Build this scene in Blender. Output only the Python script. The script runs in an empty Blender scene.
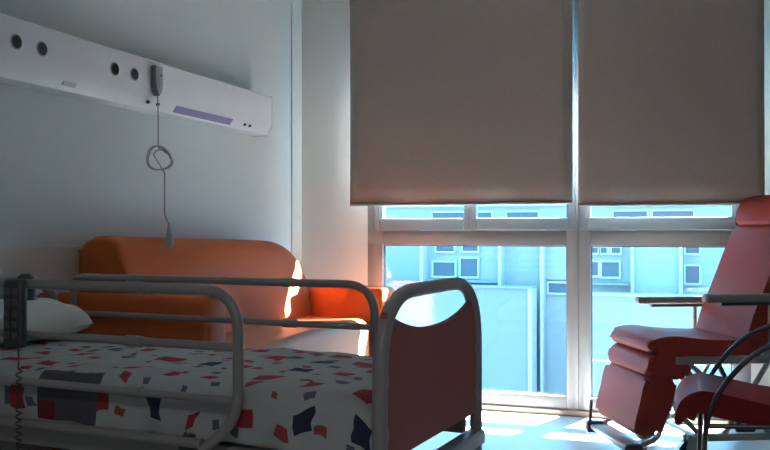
import bpy, bmesh, math, random
from mathutils import Vector, Matrix
random.seed(7)
R = math.radians
scn = bpy.context.scene
C = scn.collection

# ------------------------------------------------------------------ camera
YAW = R(19.78)
cam_d = bpy.data.cameras.new('camera')
cam_d.sensor_width = 36; cam_d.lens = 36 * 890 / 770
cam = bpy.data.objects.new('camera', cam_d); C.objects.link(cam)
cam.location = (0, 0, 1.12)
cam.rotation_euler = (R(90.45), 0, YAW)
cam_d.clip_start = 0.02
scn.camera = cam

# ------------------------------------------------------------------ view
scn.view_settings.view_transform = 'Standard'
scn.view_settings.look = 'None'
scn.view_settings.gamma = 1
scn.view_settings.use_curve_mapping = False
scn.view_settings.exposure = 2.32

# ------------------------------------------------------------------ sky
w = bpy.data.worlds.new('sky'); scn.world = w; w.use_nodes = True
bg = w.node_tree.nodes['Background']
bg.inputs[0].default_value = (0.24, 0.68, 1.0, 1); bg.inputs[1].default_value = 1.6

# ------------------------------------------------------------------ sun
sd = bpy.data.lights.new('sun', 'SUN'); sd.energy = 22; sd.angle = R(0.6); sd.color = (1.0, 0.93, 0.82)
so = bpy.data.objects.new('sun', sd); C.objects.link(so)
so.rotation_euler = Vector((-0.30, -1.0, -2.5)).to_track_quat('-Z', 'Y').to_euler()
so.location = (4, 14, 18)

# daylight portals in the two glazed openings
for x0, x1 in ((-2.0, -0.79), (-0.66, 0.16)):
    ld = bpy.data.lights.new('window_portal', 'AREA'); ld.shape = 'RECTANGLE'
    ld.size = x1 - x0; ld.size_y = 1.2; ld.cycles.is_portal = True
    lo = bpy.data.objects.new('window_portal', ld); C.objects.link(lo)
    lo.location = ((x0 + x1) / 2, 5.60, 0.68)
    lo.rotation_euler = (R(-90), 0, 0)

# spot lights added outside to shape the bright streaks on the sofa
def streak_spot(loc, target, size, sx, roll, energy, col):
    d = bpy.data.lights.new('streak_spot', 'SPOT'); d.energy = energy; d.spot_size = R(size); d.spot_blend = 0.12
    d.shadow_soft_size = 0.01; d.color = col
    o = bpy.data.objects.new('streak_spot', d); C.objects.link(o); o.location = loc
    q = (Vector(target) - Vector(loc)).to_track_quat('-Z', 'Y')
    o.rotation_euler = (q.to_matrix() @ Matrix.Rotation(R(roll), 3, 'Z')).to_euler()
    o.scale = (sx, 1, 1)
streak_spot((13.2, 16.6, 2.10), (-1.86, 4.80, 0.50), 0.80, 0.26, -22, 150000, (1.0, 0.88, 0.68))
streak_spot((15.4, 16.6, 2.30), (-2.29, 4.725, 0.80), 1.16, 0.19, -42, 260000, (1.0, 0.9, 0.72))

# =================================================================== helpers
def nm(name):
    m = bpy.data.materials.new(name); m.use_nodes = True
    return m, m.node_tree.nodes, m.node_tree.links

def mat(name, col, rough=0.6, metal=0.0, spec=0.5, bump=0.0, bscale=60, var=0.0, vscale=5, sheen=0, coat=0):
    m, n, l = nm(name); b = n['Principled BSDF']
    b.inputs['Base Color'].default_value = (*col, 1); b.inputs['Roughness'].default_value = rough
    b.inputs['Metallic'].default_value = metal; b.inputs['Specular IOR Level'].default_value = spec
    b.inputs['Coat Weight'].default_value = coat
    tc = n.new('ShaderNodeTexCoord')
    if bump:
        t = n.new('ShaderNodeTexNoise'); t.inputs['Scale'].default_value = bscale; t.inputs['Detail'].default_value = 4
        bp = n.new('ShaderNodeBump'); bp.inputs['Strength'].default_value = bump; bp.inputs['Distance'].default_value = 0.01
        l.new(tc.outputs['Object'], t.inputs['Vector']); l.new(t.outputs['Fac'], bp.inputs['Height']); l.new(bp.outputs['Normal'], b.inputs['Normal'])
    if var:
        t = n.new('ShaderNodeTexNoise'); t.inputs['Scale'].default_value = vscale; t.inputs['Detail'].default_value = 5
        r = n.new('ShaderNodeMapRange'); r.inputs['To Min'].default_value = 1 - var; r.inputs['To Max'].default_value = 1 + var
        x = n.new('ShaderNodeVectorMath'); x.operation = 'SCALE'; x.inputs[0].default_value = col
        l.new(tc.outputs['Object'], t.inputs['Vector']); l.new(t.outputs['Fac'], r.inputs['Value'])
        l.new(r.outputs['Result'], x.inputs['Scale']); l.new(x.outputs['Vector'], b.inputs['Base Color'])
    return m

def box(bm, x0, x1, y0, y1, z0, z1, bev=0.0, seg=2):
    v = [bm.verts.new(p) for p in ((x0,y0,z0),(x1,y0,z0),(x1,y1,z0),(x0,y1,z0),(x0,y0,z1),(x1,y0,z1),(x1,y1,z1),(x0,y1,z1))]
    f = [bm.faces.new([v[i] for i in q]) for q in ((3,2,1,0),(4,5,6,7),(0,1,5,4),(1,2,6,5),(2,3,7,6),(3,0,4,7))]
    if bev > 0:
        e = set(sum((list(g.edges) for g in f), []))
        bmesh.ops.bevel(bm, geom=list(e), offset=bev, segments=seg, affect='EDGES', profile=0.5)
    return bm

def fillet(pts, r, n=6, closed=False):
    pts = [Vector(p) for p in pts]; out = []
    N = len(pts)
    rr = r if isinstance(r, (list, tuple)) else [r] * N
    for i, p in enumerate(pts):
        if not closed and i in (0, N - 1): out.append(p); continue
        a = pts[i - 1]; b = pts[(i + 1) % N]
        da = (a - p); db = (b - p)
        q = min(rr[i], da.length * 0.49, db.length * 0.49)
        if q < 1e-5: out.append(p); continue
        s = p + da.normalized() * q; e = p + db.normalized() * q
        for k in range(n + 1):
            t = k / n
            out.append(s * (1 - t) ** 2 + p * 2 * t * (1 - t) + e * t * t)
    return out

def tube(bm, pts, rad, n=10, closed=False, flat=1.0, up=None):
    pts = [Vector(p) for p in pts]; rings = []
    N = len(pts)
    def tan(i):
        if closed: return (pts[(i + 1) % N] - pts[i - 1]).normalized()
        return (pts[min(i + 1, N - 1)] - pts[max(i - 1, 0)]).normalized()
    t = tan(0)
    u = Vector(up) if up else (Vector((0, 0, 1)) if abs(t.z) < 0.9 else Vector((1, 0, 0)))
    for i in range(N):
        t = tan(i)
        u = (u - t * u.dot(t)).normalized(); v = t.cross(u)
        rd = rad[i] if isinstance(rad, (list, tuple)) else rad
        rings.append([bm.verts.new(pts[i] + (u * math.cos(a) + v * math.sin(a) * flat) * rd) for a in [2 * math.pi * k / n for k in range(n)]])
    for i in range(N if closed else N - 1):
        A, B = rings[i], rings[(i + 1) % N]
        for k in range(n):
            bm.faces.new((A[k], A[(k + 1) % n], B[(k + 1) % n], B[k]))
    if not closed:
        bm.faces.new(list(reversed(rings[0]))); bm.faces.new(rings[-1])
    return bm

def lathe(bm, prof, M=None, n=20):
    M = M or Matrix.Identity(4); rings = []
    for r, z in prof:
        rings.append([bm.verts.new(M @ Vector((r * math.cos(2*math.pi*k/n), r * math.sin(2*math.pi*k/n), z))) for k in range(n)])
    for A, B in zip(rings, rings[1:]):
        for k in range(n): bm.faces.new((A[k], A[(k+1) % n], B[(k+1) % n], B[k]))
    bm.faces.new(list(reversed(rings[0]))); bm.faces.new(rings[-1])
    return bm

def prism(bm, outline, y0, y1, bev=0.0, seg=3, axis='y'):
    """outline in (a,b) extruded along an axis: y -> (a,y,b); x -> (x,a,b)"""
    mk = (lambda a, b, t: (a, t, b)) if axis == 'y' else (lambda a, b, t: (t, a, b))
    A = [bm.verts.new(mk(a, b, y0)) for a, b in outline]; B = [bm.verts.new(mk(a, b, y1)) for a, b in outline]
    n = len(A); f = [bm.faces.new(A), bm.faces.new(list(reversed(B)))]
    for k in range(n): f.append(bm.faces.new((A[k], B[k], B[(k+1) % n], A[(k+1) % n])))
    if bev > 0:
        e = [ed for ed in set(f[0].edges) | set(f[1].edges)]
        bmesh.ops.bevel(bm, geom=e, offset=bev, segments=seg, affect='EDGES', profile=0.5)
    return bm

def link(name, bm, m, parent=None, smooth=True, label=None):
    bmesh.ops.recalc_face_normals(bm, faces=bm.faces)
    me = bpy.data.meshes.new(name); bm.to_mesh(me); bm.free()
    me.materials.append(m)
    o = bpy.data.objects.new(name, me); C.objects.link(o)
    if parent: o.parent = parent
    if smooth:
        for p in me.polygons: p.use_smooth = True
        md = o.modifiers.new('edges', 'EDGE_SPLIT'); md.split_angle = R(38)
    if label: o['label'] = label
    return o

def thing(name, label, cat, loc=(0, 0, 0), rz=0, group=None):
    o = bpy.data.objects.new(name, None); C.objects.link(o); o.empty_display_size = 0.1
    o.location = loc; o.rotation_euler = (0, 0, rz); o['label'] = label; o['category'] = cat
    if group: o['group'] = group
    return o
def tag(o, label, cat, group=None):
    o['label'] = label; o['category'] = cat
    if group: o['group'] = group
    return o
def struct(name, bm, m, smooth=False):
    o = link(name, bm, m, smooth=smooth); o['kind'] = 'structure'; return o
def B(*a, **k): return box(bmesh.new(), *a, **k)
def swap(ob, base):                     # origin of a single-mesh thing moved to its base
    base = Vector(base)
    ob.data.transform(Matrix.Translation(-base)); ob.location = base
    return ob

# =================================================================== materials
M_wall = mat('painted_plaster', (0.60, 0.65, 0.65), 0.55, bump=0.04, bscale=120, var=0.03, vscale=2)
M_wall_w = mat('window_wall_plaster', (0.66, 0.65, 0.61), 0.7, bump=0.04, bscale=120)
M_ceil = mat('ceiling_paint', (0.7, 0.7, 0.68), 0.9)
M_panel = mat('wall_laminate', (0.60, 0.59, 0.58), 0.5)
M_floor = mat('vinyl_floor', (0.47, 0.5, 0.53), 0.32, spec=0.5, var=0.05, vscale=40, bump=0.02, bscale=30)
M_alu = mat('window_aluminium', (0.27, 0.26, 0.255), 0.42, metal=0.25, bump=0.01)
M_alu2 = mat('sash_aluminium', (0.22, 0.25, 0.27), 0.4, metal=0.25)
M_sill = mat('threshold_wood', (0.42, 0.33, 0.26), 0.5)
M_gasket = mat('dark_gasket', (0.03, 0.03, 0.03), 0.7)
M_trunk = mat('white_trunking', (0.74, 0.76, 0.78), 0.4)
M_black = mat('black_plastic', (0.012, 0.012, 0.014), 0.5)
M_purple = mat('purple_strip', (0.20, 0.16, 0.36), 0.4)
M_grey_pl = mat('grey_plastic', (0.33, 0.34, 0.33), 0.5)
M_cord = mat('grey_cord', (0.28, 0.29, 0.29), 0.5)
M_orange = mat('orange_vinyl', (0.60, 0.135, 0.035), 0.55, spec=0.25, bump=0.06, bscale=220, var=0.05, vscale=6)
M_cream = mat('peach_cushion', (0.58, 0.25, 0.135), 0.5, bump=0.05, bscale=160)
M_rail = mat('grey_enamel', (0.30, 0.29, 0.285), 0.38, metal=0.1)
M_dark = mat('dark_steel', (0.08, 0.08, 0.085), 0.4, metal=0.5)
M_redpan = mat('red_laminate', (0.34, 0.085, 0.065), 0.55, var=0.1, vscale=90, bump=0.03, bscale=200)
M_redvin = mat('red_vinyl', (0.38, 0.058, 0.042), 0.55, spec=0.15, bump=0.05, bscale=90, var=0.06, vscale=7)
M_redvin2 = mat('crimson_vinyl', (0.27, 0.018, 0.018), 0.55, spec=0.2, bump=0.05, bscale=90)
M_frame = mat('silver_enamel', (0.40, 0.40, 0.38), 0.35, metal=0.5)
M_arm = mat('armrest_grey', (0.30, 0.30, 0.27), 0.5)
M_rubber = mat('rubber', (0.03, 0.03, 0.035), 0.8)
M_pillow = mat('pillow_cotton', (0.62, 0.66, 0.64), 0.9, bump=0.1, bscale=35)
M_matt = mat('mattress_cover', (0.30, 0.32, 0.34), 0.8)
M_redtrim = mat('red_piping', (0.45, 0.03, 0.05), 0.7)
M_chrome = mat('chair_tube', (0.10, 0.085, 0.08), 0.25, metal=0.6)
M_btn = mat('button_pale', (0.42, 0.43, 0.42), 0.5)
M_button = mat('button_grey', (0.11, 0.11, 0.11), 0.5)
M_conc = mat('pale_render', (0.27, 0.30, 0.32), 0.85, var=0.03, vscale=1.2)
M_conc2 = mat('blue_grey_render', (0.19, 0.225, 0.28), 0.85, var=0.03, vscale=1.2)
M_white = mat('white_render', (0.42, 0.44, 0.46), 0.8)
M_shut = mat('window_dark', (0.05, 0.07, 0.10), 0.25)
M_ledge = mat('ledge_grey', (0.22, 0.26, 0.30), 0.8)
M_ground = mat('terrace_slabs', (0.07, 0.075, 0.08), 0.9, var=0.1, vscale=2)
M_fence = mat('fence_blue', (0.22, 0.32, 0.45), 0.6)

def glass_mat():
    m, n, l = nm('window_glass'); n.remove(n['Principled BSDF'])
    t = n.new('ShaderNodeBsdfTransparent'); t.inputs[0].default_value = (0.93, 0.97, 1.0, 1)
    g = n.new('ShaderNodeBsdfGlossy'); g.inputs['Roughness'].default_value = 0.03
    x = n.new('ShaderNodeMixShader'); x.inputs[0].default_value = 0.05
    l.new(t.outputs[0], x.inputs[1]); l.new(g.outputs[0], x.inputs[2])
    l.new(x.outputs[0], n['Material Output'].inputs['Surface'])
    return m
M_glass = glass_mat()

def blind_mat():
    m, n, l = nm('blind_fabric'); b = n['Principled BSDF']
    tc = n.new('ShaderNodeTexCoord'); t = n.new('ShaderNodeTexNoise'); t.inputs['Scale'].default_value = 60; t.inputs['Detail'].default_value = 3
    r = n.new('ShaderNodeMapRange'); r.inputs['To Min'].default_value = 0.9; r.inputs['To Max'].default_value = 1.1
    x = n.new('ShaderNodeVectorMath'); x.operation = 'SCALE'; x.inputs[0].default_value = (0.36, 0.32, 0.285)
    l.new(tc.outputs['Object'], t.inputs['Vector']); l.new(t.outputs['Fac'], r.inputs['Value']); l.new(r.outputs[0], x.inputs['Scale'])
    l.new(x.outputs['Vector'], b.inputs['Base Color']); b.inputs['Roughness'].default_value = 0.9
    tr = n.new('ShaderNodeBsdfTranslucent'); tr.inputs[0].default_value = (0.45, 0.33, 0.27, 1)
    mx = n.new('ShaderNodeMixShader'); mx.inputs[0].default_value = 0.035
    l.new(b.outputs[0], mx.inputs[1]); l.new(tr.outputs[0], mx.inputs[2]); l.new(mx.outputs[0], n['Material Output'].inputs['Surface'])
    return m
M_blind = blind_mat()
M_bounce = mat('blind_bounce', (0.88, 0.88, 0.88), 0.9)

def bedspread_mat():
    """white cotton printed with scattered red and dark blue shapes; works on the cloth's own UVs (metres)"""
    m, n, l = nm('printed_bedspread'); b = n['Principled BSDF']
    b.inputs['Roughness'].default_value = 0.85
    uv = n.new('ShaderNodeUVMap')
    nz = n.new('ShaderNodeTexNoise'); nz.inputs['Scale'].default_value = 9; nz.inputs['Detail'].default_value = 1
    l.new(uv.outputs[0], nz.inputs['Vector'])
    ad = n.new('ShaderNodeMixRGB'); ad.blend_type = 'LINEAR_LIGHT'; ad.inputs[0].default_value = 0.05
    l.new(uv.outputs[0], ad.inputs[1]); l.new(nz.outputs['Color'], ad.inputs[2])
    def layer(scale, off, thr, metric, rnd=0.55):
        mp = n.new('ShaderNodeMapping'); mp.inputs['Location'].default_value = off
        l.new(ad.outputs[0], mp.inputs['Vector'])
        v = n.new('ShaderNodeTexVoronoi'); v.voronoi_dimensions = '2D'; v.distance = metric
        v.inputs['Scale'].default_value = scale; v.inputs['Randomness'].default_value = rnd
        l.new(mp.outputs[0], v.inputs['Vector'])
        s = n.new('ShaderNodeSeparateColor'); l.new(v.outputs['Color'], s.inputs[0])
        rs = n.new('ShaderNodeMapRange'); rs.inputs['To Min'].default_value = thr * 0.45; rs.inputs['To Max'].default_value = thr
        l.new(s.outputs[1], rs.inputs['Value'])
        c = n.new('ShaderNodeMath'); c.operation = 'LESS_THAN'; l.new(v.outputs['Distance'], c.inputs[0]); l.new(rs.outputs[0], c.inputs[1])
        return c.outputs[0], s.outputs
    def mixc(fac, a, c):
        x = n.new('ShaderNodeMixRGB'); l.new(fac, x.inputs[0])
        if isinstance(a, tuple): x.inputs[1].default_value = a
        else: l.new(a, x.inputs[1])
        if isinstance(c, tuple): x.inputs[2].default_value = c
        else: l.new(c, x.inputs[2])
        return x.outputs[0]
    m1, s1 = layer(5.4, (0.3, 0.1, 0), 0.225, 'CHEBYCHEV', 0.3)
    isb = n.new('ShaderNodeMath'); isb.operation = 'GREATER_THAN'; isb.inputs[1].default_value = 0.66; l.new(s1[0], isb.inputs[0])
    c1 = mixc(isb.outputs[0], (0.36, 0.025, 0.045, 1), (0.02, 0.03, 0.075, 1))
    m2, s2 = layer(8.3, (1.7, 2.3, 0), 0.20, 'CHEBYCHEV')
    isr = n.new('ShaderNodeMath'); isr.operation = 'GREATER_THAN'; isr.inputs[1].default_value = 0.6; l.new(s2[2], isr.inputs[0])
    c2 = mixc(isr.outputs[0], (0.33, 0.06, 0.07, 1), (0.10, 0.12, 0.15, 1))
    base = mixc(m2, (0.43, 0.455, 0.465, 1), c2)
    base = mixc(m1, base, c1)
    # two large charcoal blocks of the print
    sx = n.new('ShaderNodeSeparateXYZ'); l.new(uv.outputs[0], sx.inputs[0])
    def inside(o, a, c):
        g = n.new('ShaderNodeMath'); g.operation = 'GREATER_THAN'; g.inputs[1].default_value = a; l.new(o, g.inputs[0])
        h = n.new('ShaderNodeMath'); h.operation = 'LESS_THAN'; h.inputs[1].default_value = c; l.new(o, h.inputs[0])
        k = n.new('ShaderNodeMath'); k.operation = 'MULTIPLY'; l.new(g.outputs[0], k.inputs[0]); l.new(h.outputs[0], k.inputs[1])
        return k.outputs[0]
    def rect(x0, x1, y0, y1):
        k = n.new('ShaderNodeMath'); k.operation = 'MULTIPLY'
        l.new(inside(sx.outputs[0], x0, x1), k.inputs[0]); l.new(inside(sx.outputs[1], y0, y1), k.inputs[1]); return k.outputs[0]
    base = mixc(rect(-1.30, -1.03, -0.15, 0.02), base, (0.09, 0.09, 0.105, 1))
    base = mixc(rect(-1.30, -1.22, -0.15, -0.085), base, (0.18, 0.02, 0.03, 1))
    l.new(base, b.inputs['Base Color'])
    t = n.new('ShaderNodeTexNoise'); t.inputs['Scale'].default_value = 14; t.inputs['Detail'].default_value = 4
    bp = n.new('ShaderNodeBump'); bp.inputs['Strength'].default_value = 0.35; bp.inputs['Distance'].default_value = 0.02
    l.new(uv.outputs[0], t.inputs['Vector']); l.new(t.outputs['Fac'], bp.inputs['Height']); l.new(bp.outputs['Normal'], b.inputs['Normal'])
    return m
M_spread = bedspread_mat()

# =================================================================== the room
WX, WY, CEIL = -2.59, 5.50, 2.75
RX, BY = 2.3, -2.2
struct('floor', B(WX-.12, RX+.12, BY-.12, WY+.0, -0.12, 0), M_floor)
struct('ceiling', B(WX-.12, RX+.12, BY-.12, WY+.12, CEIL, CEIL+0.12), M_ceil)
struct('wall_left', B(WX-.12, WX, BY-.12, WY+.12, 0, CEIL), M_wall)
struct('wall_right', B(RX, RX+.12, BY-.12, WY+.12, 0, CEIL), M_wall)
struct('wall_back', B(WX, RX, BY-.12, BY, 0, CEIL), M_wall)
XL, XR = -2.10, 0.245                       # glazed opening
bm = bmesh.new()
box(bm, WX, XL, WY, WY+.12, 0, CEIL); box(bm, XR, RX, WY, WY+.12, 0, CEIL); box(bm, XL, XR, WY, WY+.12, 2.62, CEIL)
struct('wall_window', bm, M_wall_w)
struct('trim_corner', B(WX, WX+.012, 5.35, WY, 0, CEIL, bev=.003), M_wall)
struct('baseboard_left', B(WX, WX+.012, BY, WY-.16, 0, .09, bev=.003), M_panel)
struct('baseboard_right', B(RX-.012, RX, BY, WY, 0, .09, bev=.003), M_panel)
struct('baseboard_back', B(WX+.012, RX-.012, BY, BY+.012, 0, .09, bev=.003), M_panel)
struct('baseboard_window', B(WX+.013, XL, WY-.012, WY, 0, .09, bev=.003), M_panel)
struct('trim_headboard_panel', B(WX, WX+.010, 1.2, 3.55, .2, 1.055, bev=.003), M_panel)
struct('trim_threshold', B(XL, XR, WY-.02, WY+.12, 0.0, .035, bev=.005), M_sill)

def window(n_, x0, x1, mid, sash_side):
    """aluminium window unit: outer frame, fixed lower pane, low transom light"""
    t = bpy.data.objects.new('window_%d' % n_, None); C.objects.link(t); t['kind'] = 'structure'; t.location = (0, WY, 0)
    y0, y1 = 0.0, 0.07
    fl = 0.105 if n_ == 1 else 0.072; fr = 0.072 if n_ == 1 else 0.10
    bm = bmesh.new()
    box(bm, x0, x0+fl, y0, y1, .035, 2.62, bev=.004); box(bm, x1-fr, x1, y0, y1, .035, 2.62, bev=.004)
    box(bm, x0+fl, x1-fr, y0, y1, .035, .115, bev=.004)
    box(bm, x0+fl, x1-fr, y0, y1, 1.035, 1.130, bev=.004)
    box(bm, x0+fl, x1-fr, y0, y1, 2.55, 2.62, bev=.004)
    link('window_frame', bm, M_alu, t)
    g = bmesh.new(); box(g, x0+fl-.005, x1-fr+.005, y0+.045, y0+.051, .11, 1.04)
    link('window_pane', g, M_glass, t, smooth=False)
    g = bmesh.new()
    for a, b_ in ((x0+fl, x0+fl+.006), (x1-fr-.006, x1-fr)): box(g, a, b_, y0+.035, y0+.045, .115, 1.035)
    box(g, x0+fl, x1-fr, y0+.035, y0+.045, 1.029, 1.035); box(g, x0+fl, x1-fr, y0+.035, y0+.045, .115, .121)
    link('gasket', g, M_gasket, t, smooth=False)
    # transom sashes
    cells = [(x0+fl-.06, mid), (mid, x1-.012)] if mid else [(x0+.012, x1-.04)]
    for i, (a, b_) in enumerate(cells):
        bm = bmesh.new(); k = .042; p = -.012 - .012*i
        box(bm, a, a+k, p, p+.05, 1.132, 2.54, bev=.006); box(bm, b_-k, b_, p, p+.05, 1.132, 2.54, bev=.006)
        box(bm, a+k, b_-k, p, p+.05, 1.132, 1.208, bev=.006); box(bm, a+k, b_-k, p, p+.05, 2.47, 2.54, bev=.006)
        s = link('sash', bm, M_alu2, t)
        g = bmesh.new(); box(g, a+k-.005, b_-k+.005, p+.022, p+.028, 1.20, 2.48)
        link('sash_pane', g, M_glass, s, smooth=False)
    return t
window(1, XL, -0.728, -1.40, 0)
window(2, -0.726, XR, None, 0)

# =================================================================== across the street
YB = 17.0
def facade_window(parent, x0, x1, z0, z1, m=M_shut):
    t = bmesh.new(); k = .035
    box(t, x0-k, x1+k, YB-.05, YB-.0, z1, z1+k); box(t, x0-k, x1+k, YB-.07, YB, z0-k, z0)
    box(t, x0-k, x0, YB-.05, YB, z0, z1); box(t, x1, x1+k, YB-.05, YB, z0, z1)
    fr = link('window_frame', t, M_white, parent, smooth=False)
    link('window_pane', B(x0, x1, YB-.02, YB-.001, z0, z1), m, fr, smooth=False)
bld = thing('apartment_building', 'pale blue-white building with small dark windows across the way', 'building', (-2, YB, -3))
def bp(name, b, m, label=None):
    o = link(name, b, m, bld, smooth=False, label=label); o.matrix_parent_inverse = Matrix.Translation(-Vector(bld.location)); return o
bm = B(-10, 19, YB, YB+6, -3, 3.2)
bp('facade', bm, M_conc)
def bwin(x0, x1, z0, z1, m=M_shut):
    k = .035; t = bmesh.new()
    box(t, x0-k, x1+k, YB-.05, YB, z1, z1+k); box(t, x0-k, x1+k, YB-.07, YB, z0-k, z0)
    box(t, x0-k, x0, YB-.05, YB, z0, z1); box(t, x1, x1+k, YB-.05, YB, z0, z1)
    fr = bp('window_frame', t, M_white)
    g = link('window_pane', B(x0, x1, YB-.02, YB-.001, z0, z1), m, fr, smooth=False)
for r in ((-5.08, -4.64, .25, .52), (-4.52, -4.18, .25, .60), (-4.48, -4.18, .75, .85), (-5.02, -4.66, .74, .86),
          (-2.80, -2.45, -.03, .15), (-1.99, -1.88, .73, .83), (-1.83, -1.72, .73, .83), (-1.63, -1.48, .73, .83),
          (-2.04, -1.88, .31, .56), (-1.81, -1.50, .29, .56), (-.33, -.10, .74, .87), (-.33, -.10, .2, .505),
          (-5.10, -4.3, 1.32, 1.50), (-4.2, -3.9, 1.32, 1.50), (-3.6, -3.0, 1.32, 1.50), (-1.6, -1.0, 1.34, 1.50), (-.9, -.2, 1.34, 1.50)):
    bwin(*r)
bp('ledge', B(-5.16, -3.74, YB-.22, YB, .14, .19), M_ledge)
bp('ledge', B(-5.16, -3.74, YB-.22, YB, .03, .07), M_ledge)
bp('ledge', B(-2.0, -1.30, YB-.18, YB, .14, .18), M_ledge)
bp('wall_panel', B(-6.2, -5.28, YB-.30, YB, .10, 1.15), M_conc2)
bp('wall_panel', B(-1.26, -.42, YB-.25, YB, -3, 1.15), M_conc)
bp('wall_panel', B(-2.86, -2.40, YB-.06, YB, .22, .90), M_conc)
for x in (-5.24, -3.68, -2.88, -1.24, -.41):
    bp('corner_strip', B(x-.03, x+.03, YB-.33, YB-.0, -3, 1.2), M_white)
bm = bmesh.new()
for z in (1.18, 1.62): box(bm, -8, 18, YB-.10, YB, z, z+.06)
bp('string_course', bm, M_white)
# lower wing in front, clad in ribbed blue-grey sheet
an = thing('annex_block', 'low windowless blue-grey block with a pale corner, left half of window', 'building', (-4.6, 16.2, -3))
def ap(name, b, m):
    o = link(name, b, m, an, smooth=False); o.matrix_parent_inverse = Matrix.Translation(-Vector(an.location)); return o
s_ = 13.0/17.0
ap('wall', B(-6.5, -3.04, 16.2, 16.65, -3, .085), M_conc2)
ap('roof_edge', B(-6.5, -2.97, 16.15, 16.65, .085, .11), M_ledge)
ap('corner_strip', B(-3.04, -2.97, 16.15, 16.65, -3, .085), M_white)
an2 = thing('terrace_wall', 'long pale low wall behind the blue railing, right half of window', 'wall', (-.6, 16.05, -3))
o = link('coping', B(-1.98, 3.2, 16.0, 16.4, .0, .035), M_white, an2, smooth=False); o.matrix_parent_inverse = Matrix.Translation(-Vector(an2.location))
o = link('wall', B(-1.96, 3.2, 16.05, 16.35, -3, .0), M_conc, an2, smooth=False); o.matrix_parent_inverse = Matrix.Translation(-Vector(an2.location))
fe = thing('railing', 'blue-grey metal railing standing on the ground outside the window', 'railing', (-.7, 10.5, -3))
def fp(name, b):
    o = link(name, b, M_fence, fe, smooth=False); o.matrix_parent_inverse = Matrix.Translation(-Vector(fe.location)); return o
for z in (-.40, -1.35): fp('rail', B(-1.27, 1.45, 10.48, 10.52, z, z+.04))
for i in range(19):
    x = -1.25 + i*.145
    fp('post' if i % 6 == 0 else 'baluster', B(x, x+(.045 if i % 6 == 0 else .022), 10.47, 10.53, -3, -.38))
g = struct('ground', B(-16, 12, WY+.12, 40, -3.2, -3.0), M_ground)

# =================================================================== roller blinds
def blind(x0, x1, z0, label):
    y = 5.37
    t = thing('roller_blind', label, 'blind', ((x0+x1)/2, y, z0), 0, 'roller blinds over the window')
    hw = (x1-x0)/2; H = 2.66 - z0
    bm = bmesh.new(); n = 24; rows = []
    for i in range(13):
        z = .012 + (H-.05)*i/12
        rows.append([(-hw + 2*hw*k/n, .003*math.sin(k*.7+i*.3), z) for k in range(n+1)])
    F = [[bm.verts.new((p[0], p[1], p[2])) for p in r] for r in rows]
    for i in range(12):
        for k in range(n):
            bm.faces.new((F[i][k], F[i][k+1], F[i+1][k+1], F[i+1][k]))
    bk_ = bm.copy()
    fo = link('fabric', bm, M_blind, t)
    bk_.transform(Matrix.Translation((0, .004, 0)))
    for o_ in (fo, link('bounce_backing', bk_, M_bounce, t, label='unseen white backing added to bounce daylight around the blind edge')):  # unseen white layer added so daylight bounces out past the blind's edge
        md = o_.modifiers.new('thick', 'SOLIDIFY'); md.thickness = .001; md.offset = 0
    bm = bmesh.new(); tube(bm, [(-hw, 0, .008), (hw, 0, .008)], .009, 12, flat=.8)
    link('hem_bar', bm, M_arm, t)
    bm = bmesh.new(); tube(bm, [(-hw, .02, H-.02), (hw, .02, H-.02)], .03, 16)
    link('roller_tube', bm, M_alu, t)
    for q in (-hw-.004, hw): link('bracket', B(q, q+.004, 0, .125, H-.06, H+.03), M_alu, t)
blind(-2.173, -0.742, 1.288, 'wide taupe roller blind on the left, pulled down to transom')
blind(-0.706, 0.313, 1.272, 'narrower taupe roller blind on the right, above the recliner')

# =================================================================== bed head trunking
TX = -2.46
t = thing('bed_head_unit', 'long white wall trunking with sockets above the bed', 'trunking', (WX, 3.2, 1.70))
def tp(name, b, m, label=None, parent=None):
    o = link(name, b, m, parent or t, label=label)
    if parent is None: o.matrix_parent_inverse = Matrix.Translation(-Vector(t.location))
    return o
bm = bmesh.new()
prism(bm, [(TX+.000, 1.757), (TX, 1.928), (TX-.006, 1.934), (WX, 1.934), (WX, 1.705), (TX-.035, 1.705)], 1.6, 4.82)
tp('body', bm, M_trunk)
bm = bmesh.new(); prism(bm, [(TX+.003, 1.753), (TX+.003, 1.931), (TX-.006, 1.938), (WX, 1.938), (WX, 1.699), (TX-.036, 1.699)], 4.82, 4.832)
tp('end_cap', bm, M_trunk)
for y in (2.70, 2.84, 3.30, 3.445):
    bm = bmesh.new(); MR = Matrix.Translation((TX-.004, y, 1.842)) @ Matrix.Rotation(R(90), 4, 'Y')
    lathe(bm, [(.030, 0), (.030, .006), (.027, .008), (.024, .008)], MR, 24)
    s = tp('socket', bm, M_grey_pl)
    bm = bmesh.new(); lathe(bm, [(.0245, 0), (.0245, .0095)], MR, 24)
    link('socket_well', bm, M_black, s)
# slanted underside fittings
u0 = Vector((TX, 0, 1.757)); u1 = Vector((TX-.035, 0, 1.705)); ud = (u1-u0).normalized(); un = Vector((ud.z, 0, -ud.x)); un = un if un.z < 0 else -un
def under(y0, y1, a, b_, th=.003):
    bm = bmesh.new(); P = []
    for y in (y0, y1):
        for q, h in ((a, -.001), (b_, -.001), (b_, th), (a, th)): P.append(bm.verts.new(u0 + ud*q + un*h + Vector((0, y, 0))))
    for q in ((0,1,2,3), (7,6,5,4), (0,4,5,1), (1,5,6,2), (2,6,7,3), (3,7,4,0)): bm.faces.new([P[i] for i in q])
    return bm
tp('lamp_strip', under(3.80, 4.36, .012, .050), M_purple, 'purple strip under the unit')
for y in (3.56, 3.64, 4.50, 4.56): tp('switch', under(y, y+.022, .02, .034, .005), M_gasket)
tp('switch', under(2.98, 3.06, .02, .04, .004), M_btn)

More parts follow.
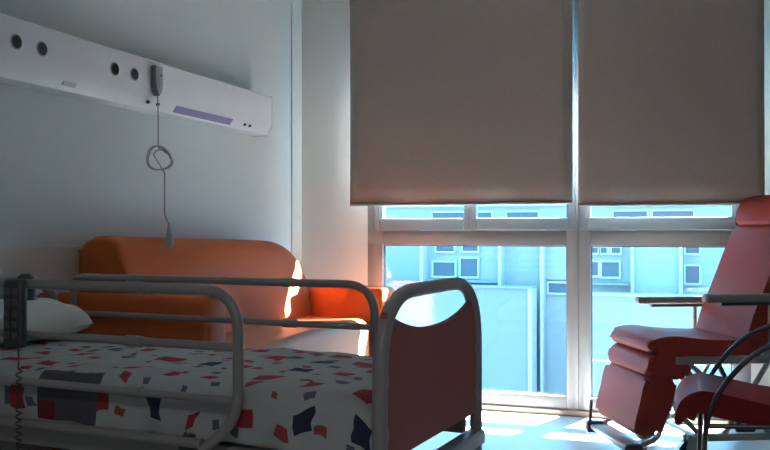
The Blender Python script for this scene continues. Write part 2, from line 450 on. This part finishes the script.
# nurse call: plug on the trunking, looped cord and pear push
nc = thing('nurse_call_cord', 'grey call button hanging on a looped cord from the trunking', 'call button', (TX+.01, 3.60, 1.07))
bx_, by_, bz_ = nc.location
def np_(name, b, m, label=None):
    o = link(name, b, m, nc, label=label); o.matrix_parent_inverse = Matrix.Translation(-Vector(nc.location)); return o
bm = bmesh.new()
prism(bm, [(3.570, 1.905), (3.63, 1.905), (3.63, 1.815), (3.612, 1.785), (3.605, 1.765), (3.595, 1.765), (3.588, 1.785), (3.57, 1.815)], TX+.001, TX+.032, bev=.005, axis='x')
np_('plug', bm, M_grey_pl)
bm = bmesh.new(); lathe(bm, [(.006, 0), (.006, .003)], Matrix.Translation((TX+.031, 3.61, 1.862)) @ Matrix.Rotation(R(90), 4, 'Y'), 12)
np_('indicator', bm, M_redtrim, 'small red indicator')
pts = [(TX+.02, 3.60, 1.77), (TX+.022, 3.603, 1.65), (TX+.022, 3.603, 1.52)]
for k in range(0, 58):
    a = R(20) + 2*math.pi*k/24; r = .056 - .004*math.sin(k*.8)
    if k > 46: r = .042
    pts.append((TX+.040 + .0002*k + .72*r*math.cos(a), 3.570 + .69*r*math.cos(a) + .0003*k, 1.466 + r*math.sin(a)))
pts += [(TX+.060, 3.60, 1.40), (-2.34, 3.51, 1.20), (-2.272, 3.440, 1.155)]
bm = bmesh.new(); tube(bm, fillet(pts, .01, 2), .0032, 6)
np_('cord', bm, M_cord)
bm = bmesh.new()
lathe(bm, [(.004, .10), (.007, .085), (.010, .06), (.018, .03), (.021, .012), (.017, -.006), (.008, -.016)], Matrix.Translation((-2.268, 3.436, 1.062)), 18)
np_('push_button', bm, M_btn)

# =================================================================== sofa
sf = thing('sofa', 'orange vinyl sofa against the left wall behind the bed', 'sofa', (-2.15, 4.15, 0))
SO = Matrix.Translation(-Vector(sf.location))
def sp(name, b, m, label=None):
    o = link(name, b, m, sf, label=label); o.matrix_parent_inverse = SO; return o
# backrest: cushion with rounded top, extruded along the wall
bx0, bx1 = WX+.055, -2.30
out = [(bx0, .40), (bx0, 1.03)] + [( (bx0+bx1)/2-.0 - math.cos(a)*(bx1-bx0)/2, 1.01 + .095*math.sin(a)) for a in [R(20+140*i/8) for i in range(9)]] + [(bx1+.02, .94), (bx1+.055, .60), (bx1+.06, .40)]
bm = bmesh.new(); prism(bm, out, 3.14, 4.94, bev=.03, seg=4)
bmesh.ops.subdivide_edges(bm, edges=[e for e in bm.edges if abs(e.verts[0].co.y-e.verts[1].co.y) > .5], cuts=40)
for v in bm.verts:
    if v.co.z > .7:
        tt = max(0, (v.co.y-4.55)/.39); lin = (v.co.y-3.14)/1.8
        v.co.z = .7 + (v.co.z-.7)*(1 - .10*lin)*(1 - .42*tt**3.2)
sp('backrest', bm, M_orange)
def arm(y0, y1, zt):
    bm = box(bmesh.new(), WX+.055, -1.79, y0, y1, .10, zt, bev=.03, seg=4)
    return bm
sp('armrest', arm(2.98, 3.13, .868), M_orange)
sp('armrest', arm(4.955, 5.18, .785), M_orange)
bm = box(bmesh.new(), bx1-.05, -1.86, 3.14, 4.945, .30, .615, bev=.07, seg=6)
sp('seat_cushion', bm, M_cream, 'paler peach seat cushion')
sp('base', B(WX+.07, -1.90, 3.13, 4.955, .10, .31, bev=.01), M_orange)
for (x, y) in ((-2.45, 3.06), (-1.88, 3.06), (-2.45, 5.07), (-1.88, 5.07)):
    bm = bmesh.new(); lathe(bm, [(.018, 0), (.024, .10)], Matrix.Translation((x, y, 0)), 14)
    sp('leg', bm, M_dark)

# =================================================================== hospital bed
S_BED, Z_BED = .85, .168        # bed-frame drawing units to metres, height the bed is raised to
bed = thing('hospital_bed', 'grey tubular hospital bed with red footboard and raised side rails', 'bed', (-.739, 2.019, 0), R(-4.42))
BM = Matrix.Translation((0, 0, Z_BED)) @ Matrix.Scale(S_BED, 4)
def bw(x, y, z): return bed.matrix_basis @ (BM @ Vector((x, y, z)))
W = .86
def bpart(name, b, m, parent=None, label=None, raw=False):
    if not raw: b.transform(BM)
    return link(name, b, m, parent or bed, label=label)
# footboard arch, slightly leaning with its posts
arch = fillet([(0, 0, .26), (0, 0, .94), (0, W, .94), (0, W, .26)], [0, .24, .24, 0], 12)
bm = bmesh.new(); tube(bm, arch, .0225, 14)
fb = bpart('footboard', bm, M_rail)
def fb_outline(inset, ztop, zbot):
    pts = [(inset, zbot), (inset, .80)]
    n = 16
    for i in range(n+1):
        t = i/n; y = inset + (W-2*inset)*t
        pts.append((y, .855 - .040*math.sin(math.pi*t) + .035*abs(2*t-1)**3))
    pts += [(W-inset, .80), (W-inset, zbot)]
    return pts
bm = bmesh.new(); prism(bm, fb_outline(.024, 0, .455), -.009, .009, axis='x', bev=.003, seg=1)
bpart('footboard_panel', bm, M_redpan, fb, 'speckled dark red panel')
bm = bmesh.new()
for z in (.52, .68): 
    for y in (.026, W-.026): bpart('panel_clip', B(-.013, .013, y-.012, y+.012, z, z+.03, bev=.003), M_rail, fb)
bpart('foot_bumper', B(-.03, .035, -.01, W+.01, .335, .39, bev=.012, seg=3), M_rail, fb)
# headboard
ar2 = fillet([(-2.06, 0, .26), (-2.06, 0, .90), (-2.06, W, .90), (-2.06, W, .26)], [0, .18, .18, 0], 10)
bm = bmesh.new(); tube(bm, ar2, .0225, 12); hb = bpart('headboard', bm, M_rail)
bm = bmesh.new(); prism(bm, [(a, b_-.03) for a, b_ in fb_outline(.024, 0, .455)], -2.069, -2.051, axis='x', bev=.003, seg=1)
bpart('headboard_panel', bm, M_redpan, hb, 'speckled dark red panel')
# mattress platform and undercarriage
for y0 in (.02, W-.06): bpart('side_beam', B(-2.03, -.03, y0, y0+.04, .38, .455, bev=.006), M_rail)
for x in (-1.95, -1.5, -1.05, -.6, -.15): bpart('cross_slat', B(x, x+.05, .06, W-.06, .41, .45, bev=.004), M_rail)
WB = W*S_BED
for y0 in (.11, WB-.16): bpart('chassis_beam', B(-1.62, -.16, y0, y0+.05, .17, .23, bev=.006), M_dark, raw=True)
for x in (-1.62, -.21): bpart('chassis_beam', B(x, x+.05, .09, WB-.09, .15, .22, bev=.006), M_dark, raw=True)
for y in (.135, WB-.135):
    for a, b_ in ((-1.5, -1.05), (-.85, -.40)):
        bm = bmesh.new(); tube(bm, [(a, y, .2), (b_, y, .50)], .018, 8); bpart('lift_arm', bm, M_dark, raw=True)
for (x, y) in ((-1.60, .10), (-.18, .10), (-1.60, WB-.10), (-.18, WB-.10)):
    bm = bmesh.new(); lathe(bm, [(.03, -.015), (.062, -.014), (.066, 0), (.062, .014), (.03, .015)], Matrix.Translation((x-.02, y, .066)) @ Matrix.Rotation(R(90), 4, 'X'), 22)
    cw = bpart('caster', bm, M_rubber, raw=True)
    bm = bmesh.new(); tube(bm, fillet([(x-.02, y-.024, .066), (x-.01, y-.024, .135), (x+.01, y, .15), (x+.01, y, .17)], .02, 3), .010, 8)
    bpart('caster_fork', bm, M_frame, cw, raw=True)
# side rails (loop, three bars); sy = side
def side_rail(y, inw, dz):
    xa, xb = -2.0, -.44
    loop = fillet([(xa, y, .47), (xa, y, .945+dz), (xb, y, .945+dz), (xb, y, .56), (xb-.13, y, .455)], [0, .05, .13, .10, 0], 8)
    bm = bmesh.new(); tube(bm, loop, .0165, 12)
    r = bpart('side_rail', bm, M_rail)
    for z, e in ((.775+dz, xb), (.615+dz, xb)):
        bm = bmesh.new(); tube(bm, [(xa, y, z), (e, y, z)], .0135, 10); bpart('rail_bar', bm, M_rail, r)
    bm = bmesh.new(); tube(bm, [(xa, y, .475), (xb-.13, y, .475)], .0165, 10); bpart('rail_bar', bm, M_rail, r)
    for x in (-1.75, -.66):
        bpart('rail_bracket', B(x, x+.035, min(y, y+inw), max(y, y+inw), .42, .49, bev=.004), M_dark, r)
    for x in (-.86,):
        for z, q in ((.775+dz, .018), (.615+dz, .018), (.945+dz, .0195)):
            bm = bmesh.new(); tube(bm, [(x, y, z), (x+.06, y, z)], q, 10); bpart('rail_sleeve', bm, M_rail, r)
side_rail(-.055, .09, 0); side_rail(W+.055, -.09, -.035)

# mattress
def rest_on_bed(o, base):
    o.data.transform(Matrix.Scale(S_BED, 4) @ Matrix.Translation(-Vector(base)))
    o.location = bw(*base); o.rotation_euler = bed.rotation_euler
bed.matrix_basis = Matrix.Translation(bed.location) @ Matrix.Rotation(R(-4.42), 4, 'Z')
ms = link('mattress', B(-2.02, -.055, .035, W-.035, .462, .625, bev=.035, seg=4), M_matt)
rest_on_bed(ms, (-1.04, W/2, .462))
tag(ms, 'grey mattress under the printed bedspread', 'mattress')

# bedspread: one sheet draped over the mattress with tucked sides
def drape(nx=110, ny=96):
    bm = bmesh.new(); uvl = bm.loops.layers.uv.new('UVMap')
    x0, x1 = -2.03, -.035; zt = .641; drop = .17; rc = .055
    def prof(s, half, c):       # s signed arclength from the centre -> (offset, z)
        a = abs(s); sg = 1 if s >= 0 else -1
        flat = half - rc
        if a <= flat: return c + s, zt
        q = (a - flat)/rc
        if q <= math.pi/2: return c + sg*(flat + rc*math.sin(q)), zt - rc + rc*math.cos(q)
        return c + sg*half, zt - rc - (a - flat - rc*math.pi/2)
    halfy = W/2 - .012; L = halfy - rc + rc*math.pi/2 + drop - rc
    G = []
    for i in range(nx+1):
        row = []
        xx = x0 + (x1-x0)*i/nx
        for j in range(ny+1):
            s = -L + 2*L*j/ny
            y, z = prof(s, halfy, W/2)
            # foot end falls over the end of the mattress
            e = x1 - xx; x = xx
            if e < .10 and z > .5:
                k = 1 - e/.10; z -= .055*k**2.2 
            if z > zt-.02: z += .004*math.sin(xx*9+s*5) + .003*math.sin(xx*23-s*14) + .010*math.exp(-((s/.3)**2))
            side = max(0, zt-.05 - z)
            out = (.012*math.sin(xx*17) + .008*math.sin(xx*41+1.3))*min(1, side/.12)
            y += (1 if s > 0 else -1)*(out + .004*min(1, side/.05))
            z2 = z + (.006*math.sin(xx*13) if side > .12 else 0)
            row.append((bm.verts.new((x, y, z2)), (x, s - (-halfy + rc - rc*math.pi/4))))
        G.append(row)
    for i in range(nx):
        for j in range(ny):
            q = [G[i][j], G[i+1][j], G[i+1][j+1], G[i][j+1]]
            f = bm.faces.new([a[0] for a in q])
            for lp, a in zip(f.loops, q): lp[uvl].uv = a[1]
    # foot end flap
    prev = [a for a in G[nx]]
    for k in range(1, 7):
        cur = []
        for a in prev:
            v = a[0].co; z = max(v.z - .032, .475)
            nx_ = v.x + (.006 if k < 3 else .0) 
            cur.append((bm.verts.new((nx_, v.y, z)), (a[1][0]+.032, a[1][1])))
        for j in range(ny):
            q = [prev[j], cur[j], cur[j+1], prev[j+1]]
            if len({tuple(round(c, 4) for c in a[0].co) for a in q}) < 4: continue
            f = bm.faces.new([a[0] for a in q])
            for lp, a in zip(f.loops, q): lp[uvl].uv = a[1]
        prev = cur
    return bm
bs = link('bedspread', drape(), M_spread); rest_on_bed(bs, (-1.04, W/2, .48))
md = bs.modifiers.new('thick', 'SOLIDIFY'); md.thickness = .004; md.offset = 1
tag(bs, 'white bedspread printed with red and dark shapes on the bed', 'bedspread')

# pillow
def pillow():
    bm = bmesh.new(); nx, ny = 26, 34; hx, hy = .14, .27; T = [[], []]
    for s, sg in ((0, 1), (1, -1)):
        for i in range(nx+1):
            r = []
            for j in range(ny+1):
                u = -1+2*i/nx; v = -1+2*j/ny
                e = (max(0, 1-abs(u)**2.6))**.36*(max(0, 1-abs(v)**3.2))**.34
                px = u*hx*(1-.07*abs(v)**2); py = v*hy*(1-.06*abs(u)**2)
                z = sg*(.075 if sg > 0 else .05)*e + .004*math.sin(u*7+v*5)*e
                if s == 1 and (i in (0, nx) or j in (0, ny)): r.append(T[0][i][j])
                else: r.append(bm.verts.new((px, py, z)))
            T[s].append(r)
    for s in (0, 1):
        for i in range(nx):
            for j in range(ny):
                q = [T[s][i][j], T[s][i+1][j], T[s][i+1][j+1], T[s][i][j+1]]
                bm.faces.new(q if s == 0 else q[::-1])
    return bm
pl = thing('pillow', 'plump white pillow at the head of the bed', 'pillow', bw(-1.87, .44, .643), bed.rotation_euler.z)
o = link('pillowcase', pillow(), M_pillow, pl); o.rotation_euler = (0, R(9), 0); o.location = (0, 0, .085)
bm = bmesh.new(); tube(bm, [(-.14*(1-.07), -.26, 0), (-.14, 0, .0), (-.14*(1-.07), .26, 0)], .006, 6)
q = link('piping', bm, M_redtrim, pl, label='red piping'); q.rotation_euler = (0, R(9), 0); q.location = (0, 0, .085)

# hand control hung on the near rail
rc = thing('bed_remote', 'grey bed handset with buttons hooked over the near rail', 'remote control', bw(-1.292, -.055, .735), bed.rotation_euler.z)
bm = box(bmesh.new(), -.036, .036, -.052, -.020, 0, .195, bev=.012, seg=3); body = link('handset', bm, M_dark, rc)
bm = bmesh.new(); tube(bm, fillet([(0, -.022, .12), (0, -.022, .190), (0, .024, .190), (0, .024, .13)], .02, 5), .006, 8, flat=3.0)
link('hook', bm, M_dark, rc)
for i in range(5):
    for x in (-.014, .014):
        bm = box(bmesh.new(), x-.009, x+.009, -.056, -.050, .026+i*.031, .045+i*.031, bev=.002)
        link('button', bm, M_button, rc)
bm = bmesh.new(); pts = [(0.012, -.036, 0), (.013, -.036, -.06)]
for k in range(90):
    a = k*.9; pts.append((.014+.0075*math.cos(a), -.036+.0075*math.sin(a), -.065-.0028*k))
tube(bm, pts, .0024, 5); link('coiled_cord', bm, M_dark, rc)

# =================================================================== recliner
def cam2w(xc, d): 
    c, s = math.cos(YAW), math.sin(YAW); return (xc*c - d*s, xc*s + d*c)
# local frame: +x forward, +y = chair's right-hand (far) side ... z up
phi = R(6)
ox, oy = cam2w(1.60, 4.55)
# forward in camera coords (-cos phi, -sin phi) -> world
fx, fy = cam2w(-math.cos(phi), -math.sin(phi))
rec = thing('recliner_chair', 'red vinyl hospital recliner with grey armrests facing the bed', 'recliner', (ox, oy, 0), math.atan2(fy, fx))
hw = .27
def rp(name, b, m, parent=None, label=None): return link(name, b, m, parent or rec, label=label)
def pad(outline, w0, w1, bev=.035, seg=4):
    return prism(bmesh.new(), outline, w0, w1, bev=bev, seg=seg)
def spl(pts, n=6):
    """closed Catmull-Rom outline"""
    P = [Vector(p) for p in pts]; N = len(P); o = []
    for i in range(N):
        a, b_, c_, d_ = P[i-1], P[i], P[(i+1) % N], P[(i+2) % N]
        for k in range(n):
            t = k/n
            o.append(tuple(.5*((2*b_)+(-a+c_)*t+(2*a-5*b_+4*c_-d_)*t*t+(-a+3*b_-3*c_+d_)*t**3)))
    return o
# seat (side profile x forward, z)
seat = [(-.20, .545), (-.20, .60), (-.08, .598), (.10, .606), (.25, .622), (.345, .605), (.372, .565), (.33, .530), (.15, .525), (-.05, .525)]
rp('seat', pad(spl(seat), -hw, hw), M_redvin)
knee = [(.17, .520), (.34, .525), (.378, .48), (.368, .425), (.22, .415), (.17, .44)]
rp('knee_pad', pad(spl(knee), -hw+.005, hw-.005, bev=.025), M_redvin)
leg = [(.24, .42), (.35, .43), (.395, .40), (.42, .30), (.445, .20), (.435, .155), (.36, .148), (.32, .165), (.26, .30)]
rp('leg_rest', pad(spl(leg), -hw, hw, bev=.05, seg=5), M_redvin)
# backrest
def backpt(h, off):      # h along back, off perpendicular forward
    a = R(21); bx_, bz_ = -.15, .56
    return (bx_ - math.sin(a)*h + math.cos(a)*off, bz_ + math.cos(a)*h + math.sin(a)*off)
lower = [backpt(-.02, -.06), backpt(-.03, .03), backpt(.12, .055), backpt(.30, .050), backpt(.55, .045), backpt(.625, .03), backpt(.63, -.03), backpt(.3, -.07)]
rp('backrest', pad(spl(lower), -hw, hw, bev=.035), M_redvin)
head = [backpt(.627, .035), backpt(.67, .052), backpt(.74, .052), backpt(.80, .02), backpt(.80, -.03), backpt(.74, -.06), backpt(.64, -.045)]
rp('headrest', pad(spl(head), -hw+.0, hw-.0, bev=.045), M_redvin)
# armrests
FAR, NEAR = -1, 1
for sy, zt, x1 in ((FAR, .768, .20), (NEAR, .826, .12)):
    y = sy*(hw+.045)
    bm = box(bmesh.new(), x1-.46, x1, y-.032, y+.032, zt-.040, zt, bev=.014, seg=4)
    a = rp('armrest', bm, M_arm, label='grey armrest pad')
    bm = bmesh.new(); tube(bm, fillet([(x1-.33, y, zt-.045), (x1-.33, y, .53), (x1-.29, y*.9, .51)], .03, 4), .011, 8)
    rp('armrest_post', bm, M_frame, a)
    rp('armrest_bracket', box(bmesh.new(), x1-.40, x1-.08, y-.014, y+.014, zt-.056, zt-.038, bev=.003), M_dark, a)
# frame: side beams, crossed struts, base beams, cross tubes
for sy in (-1, 1):
    y = sy*(hw-.015)
    rp('side_beam', B(-.26, .24, y-.014, y+.014, .485, .522, bev=.004), M_frame)
    for p in ([(-.24, y, .50), (.0, y, .13)], [(.17, y, .49), (-.26, y, .13)], [(.10, y, .13), (.22, y, .25), (.30, y, .42)]):
        bm = bmesh.new(); tube(bm, p, .0125, 8); rp('strut', bm, M_frame)
    rp('base_beam', B(-.42, .20, y-.016, y+.016, .115, .15, bev=.004), M_frame)
    q = sy*(hw-.03); e = backpt(.5, -.08)
    bm = bmesh.new(); tube(bm, [(-.22, q, .50), (e[0], q, e[1])], .012, 8); rp('back_strut', bm, M_frame)
for x, z in ((-.22, .50), (.0, .505), (.18, .50), (-.40, .13), (.12, .13), (-.05, .30)):
    bm = bmesh.new(); tube(bm, [(x, -hw+.015, z), (x, hw-.015, z)], .012, 8); rp('cross_tube', bm, M_frame)
bm = bmesh.new(); tube(bm, [(-.10, 0, .20), (.12, 0, .48)], .02, 12); rp('gas_spring', bm, M_dark)
bm = bmesh.new(); tube(bm, [(-.28, -.08, .18), (-.12, -.08, .48)], .014, 10); rp('gas_spring', bm, M_dark)
# footplate carried on two struts
fp_ = rp('footplate', B(.38, .485, -hw, hw, .072, .098, bev=.008), M_frame)
for sy in (-1, 1):
    bm = bmesh.new(); tube(bm, fillet([(.24, sy*(hw-.02), .34), (.33, sy*(hw-.01), .13), (.44, sy*(hw-.01), .09)], .04, 4), .012, 8)
    rp('footplate_strut', bm, M_frame, fp_)
    rp('end_block', B(.41, .50, sy*hw-.028, sy*hw+.028, .050, .112, bev=.012, seg=3), M_dark, fp_)
bm = bmesh.new(); tube(bm, [(.47, -hw, .22), (.478, -hw, .10)], .009, 8); rp('lever', bm, M_dark, fp_)
for (x, sy) in ((.17, -1), (.17, 1), (-.40, -1), (-.40, 1)):
    y = sy*(hw+.012)
    bm = bmesh.new(); lathe(bm, [(.02, -.014), (.058, -.013), (.063, 0), (.058, .013), (.02, .014)], Matrix.Translation((x, y, .063)) @ Matrix.Rotation(R(90), 4, 'X'), 24)
    cw = rp('caster', bm, M_rubber)
    bm = bmesh.new()
    prism(bm, [(x-.028, .05), (x-.034, .14), (x+.02, .155), (x+.032, .10), (x+.025, .05)], y-.021, y-.016, bev=.001)
    prism(bm, [(x-.028, .05), (x-.034, .14), (x+.02, .155), (x+.032, .10), (x+.025, .05)], y+.016, y+.021, bev=.001)
    box(bm, x-.03, x+.02, y-.021, y+.021, .130, .148, bev=.003)
    rp('caster_fork', bm, M_grey_pl, cw)

# =================================================================== visitor chair, front right
phi2 = R(-18)
ox, oy = cam2w(1.527, 3.695)
fx, fy = cam2w(-math.cos(phi2), -math.sin(phi2))
vc = thing('visitor_armchair', 'crimson padded armchair with curved dark tube arms, nearest right', 'armchair', (ox, oy, 0), math.atan2(fy, fx))
def vp(name, b, m, label=None): return link(name, b, m, vc, label=label)
st = [(-.24, .345), (-.24, .43), (-.05, .448), (.17, .488), (.24, .480), (.29, .440), (.312, .370), (.30, .343), (.28, .357), (.24, .40), (.10, .38), (-.1, .35)]
vp('seat', pad(spl(st), -.24, .24, bev=.03), M_redvin2)
bk = [(-.23, .50), (-.205, .52), (-.25, .70), (-.31, .88), (-.34, .90), (-.35, .87), (-.30, .70), (-.26, .52)]
vp('backrest', pad(spl(bk), -.23, .23, bev=.02), M_redvin2)
for sy in (-1, 1):
    bm = bmesh.new()
    y = sy*.272
    pts = [(.205, y, .012), (.203, y, .20), (.198, y, .32), (.185, y, .40), (.155, y, .48), (.105, y, .555), (.04, y, .63), (-.03, y, .68), (-.10, y, .71), (-.20, y, .722), (-.30, y, .712)]
    tube(bm, fillet(pts, .05, 4), .0105, 12)
    vp('arm_frame', bm, M_chrome)
    bm = bmesh.new(); tube(bm, fillet([(-.40, y, .012), (-.27, y, .40), (-.30, y, .70), (-.345, sy*.24, .86)], .05, 4), .011, 10)
    vp('rear_leg', bm, M_chrome)
for p in ([(.19, -.27, .36), (.19, .27, .36)], [(-.265, -.27, .39), (-.265, .27, .39)], [(.19, -.255, .355), (-.26, -.255, .38)], [(.19, .255, .355), (-.26, .255, .38)]):
    bm = bmesh.new(); tube(bm, p, .010, 8); vp('seat_beam', bm, M_chrome)

# =================================================================== fill lamp added out of view to lift the room
cl = thing('fill_lamp', 'square white fill lamp added out of view to brighten the room', 'lamp', (0.2, -0.9, CEIL))
link('housing', box(bmesh.new(), -.32, .32, -.32, .32, -.06, 0, bev=.006), M_trunk, cl)
mm, n_, l_ = nm('fill_diffuser'); n_['Principled BSDF'].inputs['Emission Color'].default_value = (1, .95, .9, 1); n_['Principled BSDF'].inputs['Emission Strength'].default_value = .5
link('diffuser', box(bmesh.new(), -.28, .28, -.28, .28, -.066, -.058, bev=.002), mm, cl)
ld = bpy.data.lights.new('fill_light', 'AREA'); ld.size = .56; ld.energy = 3; ld.color = (1.0, .92, .88)
lo = bpy.data.objects.new('fill_light', ld); C.objects.link(lo); lo.parent = cl; lo.location = (0, 0, -.075)
